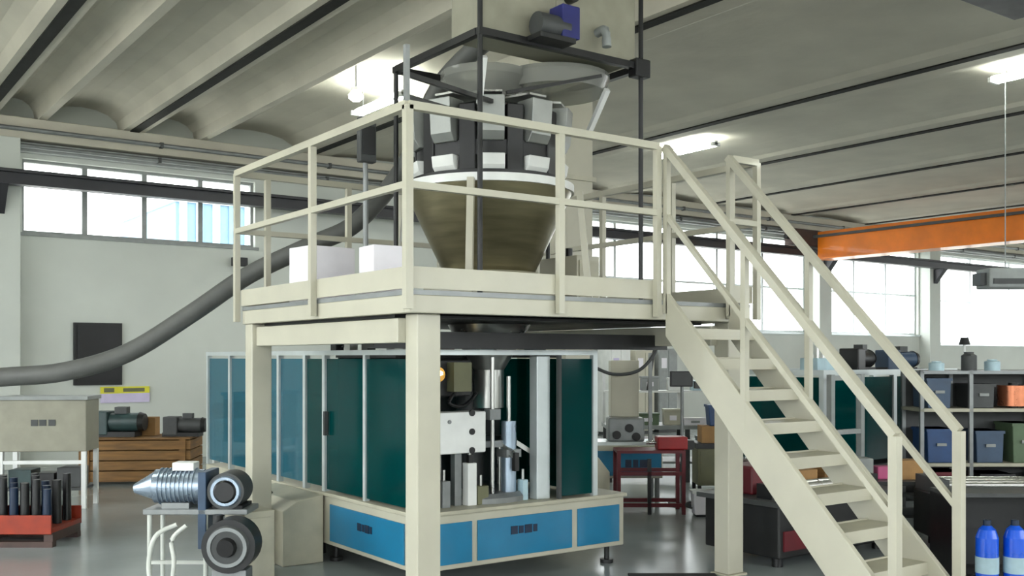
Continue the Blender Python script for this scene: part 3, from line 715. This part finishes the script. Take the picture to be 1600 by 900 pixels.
# ------------------------------------------------------------------ right background, behind the machine
t = thing('blue_machine', 'small machine with turquoise blue base panel and cream column behind the platform', 'machine', (8.15, 9.1, 0), R_)
for (x, y) in ((-.34, -.24), (.42, -.24), (-.34, .24), (.42, .24)): lpart('foot', MB().cyl((x, y, 0), (x, y, .3), .03), 'grey_metal', t)
lpart('base', B(-.4, .48, -.3, .3, .28, .66), 'cream', t, bevel=.01)
q = lpart('blue_panel', B(-.38, .46, -.315, -.3, .31, .6), 'blue_panel', t)
for (x, wd) in ((.04, .07), (.13, .06), (.21, .1)): lpart('letter', B(x, x+wd, -.32, -.315, .41, .5), 'navy', q)
lpart('table', B(-.3, .4, -.25, .25, .66, .7), 'alu', t)
lpart('mechanism', B(-.15, .28, -.2, .1, .7, .98), 'grey_metal', t, bevel=.02)
for (x, z) in ((-.05, .78), (.1, .86), (.18, .76)): lpart('roller', MB().cyl((x, -.22, z), (x, -.2, z), .05), 'dark_steel', t)
lpart('column', B(-.1, .24, 0, .3, .98, 1.66), 'cream', t, bevel=.01)
lpart('side_post', B(-.34, -.28, -.2, -.14, .7, 1.66), 'dark_grey', t); lpart('side_post', B(.33, .37, -.2, -.14, .7, 1.75), 'grey_metal', t)
lpart('cable', MB().tube([(-.35, -.2, 1.6), (-.1, -.24, 1.5), (.2, -.24, 1.54), (.4, -.2, 1.75), (.45, -.1, 1.95), (.42, .1, 1.7), (.36, .1, 1.3)], .02, n=8), 'dark_grey', t)
t = thing('red_stand', 'dark red tubular steel stand with low crossbars beside the blue machine', 'stand', (7.72, 8.15, 0), R_)
for (x, y) in ((-.34, -.2), (.36, -.2), (-.34, .2), (.36, .2)): lpart('leg', B(x-.02, x+.02, y-.02, y+.02, 0, .66), 'maroon', t)
for z in (.08, .42): 
    lpart('crossbar', B(-.34, .36, -.215, -.185, z, z+.04), 'maroon', t); lpart('crossbar', B(-.34, .36, .185, .215, z, z+.04), 'maroon', t)
lpart('middle_leg', B(-.03, .01, -.215, -.185, 0, .6), 'black', t)
lpart('top', B(-.36, .38, -.22, .22, .66, .69), 'maroon', t)
t = thing('red_clamp_unit', 'bright red clamp unit on the dark red stand', 'machine part', (7.9, 8.02, .69), R_)
lpart('body', B(-.13, .2, -.12, .12, 0, .14), 'red', t, bevel=.015); lpart('jaw', B(.2, .27, -.1, .1, 0, .1), 'dark_steel', t); lpart('screw', MB().cyl((-.13, 0, .07), (-.24, 0, .07), .02, n=8), 'steel', t)
t = thing('white_bin', 'small white plastic bin on the floor near the platform column', 'bin', (8.0, 7.6, 0), R_)
lpart('tub', MB().prism([(-.1, .02), (.1, .02), (.115, .26), (-.115, .26)], 'Y', -.1, .1), 'paper', t, bevel=.01)
lpart('rim', B(-.125, .125, -.11, .11, .25, .275), 'white_paint', t); lpart('foot', B(-.08, .08, -.08, .08, 0, .02), 'black_rubber', t)
lpart('handle', MB().tube([(-.125, 0, .15), (-.17, 0, .13), (-.17, 0, .1), (-.11, 0, .08)], .012, n=6), 'dark_grey', t)
t = thing('olive_cabinet', 'olive steel floor cabinet with dark top behind the white bin', 'cabinet', (9.05, 8.45, 0), R_)
lpart('body', B(-.2, .28, -.2, .2, .18, .62), 'olive', t, bevel=.008); lpart('top', B(-.22, .3, -.22, .22, .62, .68), 'dark_steel', t)
lpart('door', B(-.17, .25, -.212, -.2, .22, .58), 'olive', t); lpart('handle', B(.18, .2, -.23, -.212, .36, .46), 'steel', t)
for x in (-.18, .26):
    for y in (-.18, .18): lpart('leg', B(x-.02, x+.02, y-.02, y+.02, 0, .18), 'black', t)
# long work bench with goods
t = thing('work_bench', 'long grey work bench covered with boxes behind the packaging machine', 'bench', (10.1, 10.1, 0), R_)
lpart('top', B(-1.0, 1.15, -.4, .4, .72, .77), 'grey_paint', t)
for x in (-.95, .1, 1.1):
    for y in (-.36, .36): lpart('leg', B(x-.03, x+.03, y-.03, y+.03, 0, .72), 'dark_grey', t)
lpart('lower_shelf', B(-.95, 1.1, -.35, .35, .25, .28), 'grey_paint', t)
for x in (-.97, .1, 1.12): lpart('shelf_upright', B(x-.02, x+.02, .34, .38, .77, 1.5), 'white_paint', t)
lpart('shelf', B(-.98, 1.13, .12, .38, 1.2, 1.23), 'white_paint', t)
def onb(x, y, z):
    c, s = math.cos(R_), math.sin(R_); return (10.1+c*x-s*y, 10.1+s*x+c*y, z)
items = [(-.8, -.1, .77, .26, .2, .3, 'dark_grey', 'dark grey instrument box at the end of the grey work bench'),
 (-.42, -.15, .77, .3, .22, .16, 'green_box', 'green tray on the grey work bench'),
 (-.08, -.18, .77, .24, .2, .22, 'cream_dull', 'cream box in the middle of the grey work bench'),
 (.22, -.2, .77, .3, .2, .1, 'paper', 'flat white package on the grey work bench'),
 (.72, -.22, .77, .22, .2, .28, 'cardboard', 'brown cardboard box with open top on the grey work bench'),
 (.98, -.2, .77, .2, .2, .2, 'wood', 'small wooden box at the end of the grey work bench'),
 (.86, .22, 1.23, .26, .2, .24, 'bin_blue', 'dark blue storage bin on the bench shelf'),
 (.36, .22, 1.23, .22, .2, .14, 'pale_blue', 'pale blue box on the bench shelf'),
 (.02, .22, 1.23, .2, .18, .18, 'white_paint', 'white box on the bench shelf'),
 (-.34, .22, 1.23, .24, .18, .2, 'grey_paint', 'grey box on the bench shelf'),
 (-.7, .22, 1.23, .2, .18, .26, 'lilac', 'lilac box on the bench shelf'),
 (-.55, .0, .28, .4, .3, .3, 'maroon', 'maroon crate on the lower bench shelf'),
 (.5, .0, .28, .4, .3, .32, 'machine_green', 'dark green crate on the lower bench shelf')]
for (x, y, z, a, b, c, m_, lb) in items:
    t = thing('storage_box', lb, 'box', onb(x, y, z), R_)
    lpart('body', B(-a/2, a/2, -b/2, b/2, 0, c*.86), m_, t, bevel=.008)
    lpart('lid', B(-a/2-.008, a/2+.008, -b/2-.008, b/2+.008, c*.86, c), m_, t)
    lpart('label_patch', B(-a*.2, a*.2, -b/2-.004, -b/2, c*.3, c*.6), 'paper' if m_ not in ('paper', 'white_paint') else 'grey_paint', t)
t = thing('monitor', 'black flat monitor on a stand on the pale blue box of the bench shelf', 'monitor', onb(.42, .22, 1.37), R_)
lpart('foot', B(-.08, .08, -.06, .06, 0, .015), 'black', t); lpart('stem', B(-.015, .015, -.01, .02, .015, .1), 'black', t)
q = lpart('case', B(-.2, .2, -.02, .02, .08, .32), 'black', t, bevel=.006); lpart('screen', B(-.185, .185, -.024, -.02, .095, .305), 'dark_grey', q)
single('cardboard_box', B(-.16, .16, -.14, .14, 0, .2), 'cardboard', (9.06, 8.44, .68), 'wide brown carton on the olive floor cabinet', 'box', rz=R_, bevel=.005)
t = thing('storage_bin', 'dark blue open bin on the wide carton over the olive cabinet', 'bin', (9.12, 8.42, .88), R_)
lpart('tub', MB().prism([(-.11, 0), (.13, 0), (.15, .24), (-.13, .24)], 'Y', -.12, .12), 'bin_blue', t, bevel=.01)
lpart('rim', B(-.14, .16, -.13, .13, .22, .25), 'bin_blue', t)
t = thing('screen_terminal', 'black screen terminal on a thin floor pole behind the red stand', 'terminal', (8.4, 8.3, 0), R_)
lpart('foot', MB().cyl((0, 0, 0), (0, 0, .03), .16), 'dark_grey', t); lpart('pole', MB().cyl((0, 0, .03), (0, 0, 1.36), .02, n=10), 'grey_metal', t)
q = lpart('screen_case', B(-.14, .12, -.04, .02, 1.36, 1.54), 'black', t, bevel=.008); lpart('screen', B(-.12, .1, -.044, -.04, 1.38, 1.52), 'dark_grey', q)
lpart('keypad', B(.14, .26, -.06, .04, 1.34, 1.42), 'dark_grey', t)
for i, (m_, hh, lb) in enumerate((('white_paint', 1.95, 'tall white steel cabinet against the back wall beside the cream cabinet'), ('cream', 1.85, 'tall cream steel cabinet between the white and the grey cabinets'), ('grey_paint', 1.9, 'tall grey steel cabinet next to the cream cabinet against the back wall'))):
    t = thing('steel_cabinet', lb, 'cabinet', (14.85+i*.72, 16.75, 0), 0)
    lpart('body', B(-.29, .29, -.22, .22, .06, hh), m_, t, bevel=.008); lpart('plinth', B(-.27, .27, -.2, .2, 0, .06), 'dark_grey', t)
    for s_ in (-1, 1):
        d_ = lpart('door', B(min(s_*.01, s_*.275), max(s_*.01, s_*.275), -.232, -.22, .1, hh-.05), m_, t); lpart('handle', B(s_*.04-.01, s_*.04+.01, -.25, -.232, .95, 1.1), 'dark_steel', d_)
    lpart('notice', B(-.22, -.06, -.236, -.232, 1.45, 1.68), 'paper' if i else 'lilac', t)
single('rubber_mat', B(-.34, .34, -.25, .22, 0, .015), 'black_rubber', (5.5, 5.5, 0), 'black rubber mat on the floor in front of the machine base', 'mat', rz=R_, bevel=.004)

# ------------------------------------------------------------------ second machine with teal panels, right of the stair
t = thing('guarded_machine', 'second machine in a grey aluminium frame with dark teal panels beyond the stair', 'machine', (9.9, 7.4, 0))
AX0, AX1, AY0, AY1 = 9.0, 11.6, 6.8, 8.0
part('base', B(AX0, AX1, AY0, AY1, .1, .5), 'dark_grey', t, bevel=.01)
for x in (AX0+.1, AX1-.1):
    for y in (AY0+.1, AY1-.1): part('foot', MB().cyl((x, y, 0), (x, y, .1), .05), 'black', t)
for x in (AX0+.03, 9.63, 10.3, 11.0, AX1-.03): part('frame_post', B(x-.03, x+.03, AY0, AY0+.06, .5, 1.5), 'alu', t)
for x in (AX0+.03, AX1-.03): part('frame_post', B(x-.03, x+.03, AY1-.06, AY1, .5, 1.5), 'alu', t)
part('frame_rail', B(AX0, AX1, AY0, AY0+.06, 1.5, 1.56), 'alu', t); part('frame_rail', B(AX0, AX1, AY1-.06, AY1, 1.5, 1.56), 'alu', t)
part('frame_rail', B(AX0, AX0+.06, AY0+.06, AY1-.06, 1.5, 1.56), 'alu', t); part('frame_rail', B(AX1-.06, AX1, AY0+.06, AY1-.06, 1.5, 1.56), 'alu', t)
for (a, b) in ((9.07, 9.59), (9.67, 10.26), (10.34, 10.96), (11.04, 11.53)): part('guard_panel', B(a, b, AY0+.02, AY0+.035, .55, 1.48), 'teal_acrylic', t)
part('guard_panel', B(AX0+.02, AX0+.035, AY0+.07, AY1-.07, .55, 1.48), 'teal_acrylic', t)
part('inner_block', B(9.3, 11.3, 7.2, 7.9, .5, 1.35), 'dark_steel', t)
part('roof_sheet', B(AX0+.06, AX1-.06, AY0+.06, AY1-.06, 1.5, 1.53), 'dark_grey', t)
t1 = 1.53
gearmotor('gear_motor', 'dark gear motor on the roof of the second teal machine by the light blue valves', (9.95, 7.1, t1), .2, 'dark_steel', .9)
gearmotor('gear_motor', 'slate blue gear motor on the roof of the second teal machine', (10.65, 7.1, t1), -.2, 'slate_blue', .85)
gearmotor('gear_motor', 'black gear motor at the far end of the second machine roof', (11.2, 7.35, t1), .6, 'dark_grey', .7)
t = thing('valve_block', 'light blue valve block with steel pipes on the second machine roof', 'valve block', (9.35, 7.15, t1), 0)
lpart('body', B(-.15, .15, -.12, .12, 0, .16), 'pale_blue', t, bevel=.01)
for x in (-.1, 0, .1): lpart('pipe', MB().cyl((x, 0, .16), (x, 0, .3+x), .022, n=8), 'steel', t)
lpart('handle', B(-.16, .16, -.02, .02, .34, .36), 'dark_steel', t)
t = thing('profile_frame', 'upright grey aluminium profile frame leaning between the teal machine and the stair', 'frame', (8.72, 6.5, 0), 0)
for x in (0, .5): lpart('upright', B(x-.03, x+.03, -.03, .03, 0, 1.52), 'grey_paint', t)
for z in (.25, .9, 1.46): lpart('crossbar', B(.03, .47, -.025, .025, z, z+.05), 'grey_paint', t)
for x in (0, .5): lpart('foot_bar', B(x-.03, x+.03, -.25, .25, 0, .04), 'dark_grey', t)
# dark machine right beside the stair
t = thing('press_machine', 'low dark grey machine with maroon side panels beside the foot of the stair', 'machine', (7.2, 5.6, 0))
part('body', B(6.45, 8.0, 5.3, 6.1, .08, .5), 'dark_steel', t, bevel=.015)
for (a, b) in ((6.5, 6.95), (7.0, 7.45), (7.5, 7.95)): part('side_panel', B(a, b, 5.285, 5.3, .14, .3), 'maroon', t)
part('top_plate', B(6.4, 8.05, 5.25, 6.15, .5, .54), 'dark_grey', t)
for x in (6.55, 7.9):
    for y in (5.4, 6.0): part('foot', MB().cyl((x, y, 0), (x, y, .08), .045), 'black', t)
part('roller_bed', MB().cyl((6.6, 5.5, .6), (7.9, 5.5, .6), .06), 'steel', t)
for x in (6.55, 7.9): part('bearing', B(x-.04, x+.04, 5.42, 5.58, .54, .66), 'black', t)
part('gear_cover', B(6.6, 7.1, 5.7, 6.05, .54, .78), 'maroon', t, bevel=.02)
part('control_knob', MB().cyl((7.7, 5.28, .42), (7.7, 5.3, .42), .03, n=10), 'steel', t)
for i, (x, y, a, b, c, m_, lb) in enumerate(((7.35, 5.85, .3, .24, .16, 'cardboard', 'flat brown carton on the low dark machine by the stair'),
      (7.72, 5.85, .26, .22, .24, 'wood', 'light wooden box on the low dark machine by the stair'))):
    single('parts_box', B(-a/2, a/2, -b/2, b/2, 0, c), m_, (x, y, .54), lb, 'box', rz=.1*i, bevel=.006)
# pallet with crates beyond the low machine
t = thing('wooden_pallet', 'wooden pallet on the floor behind the low dark machine', 'pallet', (8.08, 6.68, 0), 0)
for i in range(6): lpart('deck_board', B(-.44, .44, -.4+i*.14, -.3+i*.14, .11, .13), 'wood', t)
for x in (-.4, 0, .4): lpart('bearer', B(x-.04, x+.04, -.4, .4, .02, .11), 'wood', t)
for x in (-.4, 0, .4): lpart('skid', B(x-.05, x+.05, -.4, .4, 0, .02), 'wood', t)
for (x, y, z, a, b, c, m_, lb) in ((7.86, 6.63, .13, .42, .5, .34, 'cardboard', 'large brown carton at the bottom of the pallet stack'),
     (8.3, 6.65, .13, .4, .5, .3, 'wood', 'light wooden case beside the large carton on the pallet'),
     (7.87, 6.63, .484, .4, .42, .2, 'crane_brown', 'brown case lying on top of the large pallet carton')):
    t = thing('packing_case', lb, 'box', (x, y, z), 0)
    lpart('body', B(-a/2, a/2, -b/2, b/2, 0, c-.02), m_, t, bevel=.006); lpart('lid', B(-a/2-.006, a/2+.006, -b/2-.006, b/2+.006, c-.02, c), m_, t)
    lpart('strap', B(-.02, .02, -b/2-.008, b/2+.008, 0, c+.004), 'paper', t)

# ------------------------------------------------------------------ shelf rack and machine bed at the right
RX, RY = 10.45, 6.0
t = thing('shelf_rack', 'grey steel shelf rack full of parts in front of the right windows', 'shelf', (RX, RY, 0), R_)
for x in (-.62, -.1, .75, 1.3):
    for y in (-.25, .25): lpart('post', B(x-.02, x+.02, y-.02, y+.02, 0, 1.56), 'grey_metal', t)
for z in (.16, .54, 1.12, 1.52): lpart('shelf', B(-.64, 1.32, -.27, .27, z, z+.035), 'cream_dull' if z in (.54, 1.12) else 'grey_metal', t)
lpart('back_sheet', B(-.64, 1.32, .27, .28, .1, 1.56), 'dark_grey', t)
def onr(x, y, z):
    c, s = math.cos(R_), math.sin(R_); return (RX+c*x-s*y, RY+s*x+c*y, z)
for (x, z, a, c, m_, lb) in ((-.4, .575, .3, .36, 'bin_blue', 'dark blue bin on the lower middle shelf of the rack'),
     (.12, .575, .3, .34, 'slate_blue', 'slate blue parts box on the lower middle shelf of the rack'),
     (.5, .575, .28, .42, 'green_box', 'green crate on the lower middle shelf of the rack'),
     (.98, .575, .34, .4, 'olive', 'olive crate on the lower middle shelf of the rack'),
     (-.42, 1.155, .26, .32, 'slate_blue', 'tall slate blue box on the upper middle shelf of the rack'),
     (.05, 1.155, .24, .26, 'dark_grey', 'dark grey box on the upper middle shelf of the rack'),
     (-.35, .195, .36, .28, 'maroon', 'maroon crate on the bottom shelf of the rack'),
     (.2, .195, .36, .26, 'black', 'black crate on the bottom shelf of the rack'),
     (.95, .195, .5, .24, 'dark_grey', 'wide dark grey crate on the bottom shelf of the rack')):
    t = thing('storage_bin', lb, 'bin', onr(x, -.02, z), R_)
    lpart('tub', MB().prism([(-a*.46, 0), (a*.46, 0), (a*.5, c), (-a*.5, c)], 'Y', -.2, .2), m_, t, bevel=.01)
    lpart('rim', B(-a/2-.008, a/2+.008, -.21, .21, c-.03, c), m_, t)
    lpart('handle', B(-.05, .05, -.225, -.21, c*.5, c*.5+.03), 'grey_paint', t)
for i, (x, m_, lb) in enumerate(((.45, 'copper', 'copper coloured coil beside the dark grey box on the upper rack shelf'), (.9, 'copper', 'copper coloured coil at the open end of the upper rack shelf'))):
    t = thing('copper_coil', lb, 'coil', onr(x, -.05, 1.155), R_, 'copper coils on the rack')
    lpart('winding', MB().lathe((0, 0, 0), [(.06, .02), (.16, .02), (.16, .24), (.06, .24), (.06, .02)], 20), m_, t)
    lpart('core', MB().lathe((0, 0, 0), [(.001, 0), (.05, 0), (.05, .27), (.001, .27)], 12), 'dark_steel', t)
for (x, hh, m_, lb) in ((-.4, .1, 'pale_blue', 'low pale blue tray on top of the shelf rack'), (-.05, .2, 'dark_grey', 'dark grey canister on top of the shelf rack'), (.2, .12, 'pale_blue', 'pale blue round tin on top of the shelf rack')):
    single('canister', MB().lathe((0, 0, 0), [(.001, 0), (.08, 0), (.08, hh*.8), (.05, hh*.9), (.05, hh), (.001, hh)], 16), m_, onr(x, -.1, 1.555), lb, 'canister')
t = thing('paper_lamp', 'black desk lamp head on a white post on top of the shelf rack', 'lamp', onr(.0, .12, 1.555), R_)
lpart('post', MB().cyl((0, 0, 0), (0, 0, .28), .015, n=8), 'white_paint', t); lpart('head', MB().cyl((0, .0, .28), (0, 0, .36), .06, .04), 'black', t); lpart('foot', MB().cyl((0, 0, 0), (0, 0, .015), .07), 'white_paint', t)
t = thing('black_drum', 'black drum standing on the end of the shelf rack', 'drum', onr(.85, 0, 1.555), R_)
lpart('body', MB().lathe((0, 0, 0), [(.001, 0), (.17, 0), (.17, .38), (.16, .4), (.001, .4)], 20), 'black', t); lpart('hoop', MB().lathe((0, 0, 0), [(.17, .18), (.18, .19), (.18, .21), (.17, .22)], 20), 'dark_grey', t)
t = thing('machine_bed', 'long dark steel machine bed with bright guide bars in front of the shelf rack', 'machine', (8.75, 4.85, 0), R_)
lpart('body', B(-.55, 1.6, -.3, .3, .1, .5), 'dark_steel', t, bevel=.015)
lpart('front_rail', B(-.55, 1.6, -.33, -.3, .4, .46), 'grey_metal', t)
for y in (-.2, 0, .2): lpart('guide_bar', MB().cyl((-.5, y, .58), (1.55, y, .58), .03, n=10), 'steel', t)
for x in (-.5, .5, 1.55): lpart('bar_support', B(x-.04, x+.04, -.27, .27, .5, .63), 'dark_grey', t)
lpart('carriage', B(.6, 1.0, -.26, .26, .61, .74), 'dark_grey', t, bevel=.015)
for x in (-.4, 1.45):
    for y in (-.2, .2): lpart('foot', MB().cyl((x, y, 0), (x, y, .1), .05), 'black', t)
t = thing('small_cart', 'low dark cart with cartons between the stair and the shelf rack', 'cart', (8.55, 5.75, 0), R_)
lpart('tray', B(-.4, .45, -.25, .25, .5, .54), 'dark_grey', t)
for x in (-.36, .41):
    for y in (-.22, .22): lpart('leg', B(x-.015, x+.015, y-.015, y+.015, .05, .5), 'dark_grey', t); lpart('caster', MB().cyl((x, y-.015, .03), (x, y+.015, .03), .03, n=10), 'black_rubber', t)
lpart('lower_tray', B(-.38, .43, -.24, .24, .2, .23), 'dark_grey', t)
def onc(x, z):
    c, s = math.cos(R_), math.sin(R_); return (8.55+c*x, 5.75+s*x, z)
single('cardboard_box', B(-.12, .12, -.1, .1, 0, .18), 'cardboard', onc(.2, .54), 'small brown carton on the low dark cart', 'box', rz=R_, bevel=.005)
single('pink_package', B(-.08, .08, -.07, .07, 0, .12), 'pink', onc(-.02, .54), 'pink package on the low dark cart', 'box', rz=R_, bevel=.01)
single('grey_case', B(-.1, .1, -.1, .1, 0, .2), 'grey_paint', onc(-.25, .54), 'grey case on the low dark cart', 'case', rz=R_, bevel=.008)
# blue canisters at the right edge
for i, (x, y) in enumerate(((7.26, 4.03), (7.43, 3.91))):
    t = thing('blue_canister', ('bright blue plastic canister on the floor, the one nearer the stair post', 'bright blue plastic canister on the floor, the one farther from the stair post')[i], 'canister', (x, y, 0), R_, 'bright blue canisters')
    lpart('body', MB().lathe((0, 0, 0), [(.001, 0), (.075, 0), (.08, .02), (.08, .36), (.06, .42), (.03, .45), (.001, .45)], 20), 'bright_blue', t)
    lpart('cap', MB().cyl((0, 0, .45), (0, 0, .49), .028, n=12), 'navy', t)
    lpart('label_band', MB().lathe((0, 0, 0), [(.0805, .1), (.0825, .1), (.0825, .22), (.0805, .22)], 20), 'pale_blue', t)
t = thing('black_locker', 'low black open locker behind the blue canisters', 'cabinet', (7.75, 4.25, 0), R_)
lpart('side', B(-.42, -.39, -.2, .2, 0, .62), 'black', t); lpart('side', B(.6, .63, -.2, .2, 0, .62), 'black', t)
lpart('top', B(-.42, .63, -.2, .2, .62, .65), 'dark_grey', t); lpart('back', B(-.39, .6, .18, .2, 0, .62), 'black', t); lpart('bottom', B(-.39, .6, -.2, .18, 0, .03), 'black', t)

# neighbouring hall seen through the left window
t = thing('neighbour_building', 'blue grey ribbed cladding of the building outside the left window', 'building', (12, 32, -.2))
part('wall', B(9.4, 24, 30, 36, -.21, 6.3), 'cladding', t)
part('roof_edge', B(9.3, 24.1, 29.9, 36.1, 6.3, 6.45), 'white_paint', t)
for i in range(20): part('cladding_rib', B(9.5+i*.5, 9.72+i*.5, 29.94, 30, -.2, 6.3), 'cladding' if i % 2 else 'pale_blue', t)
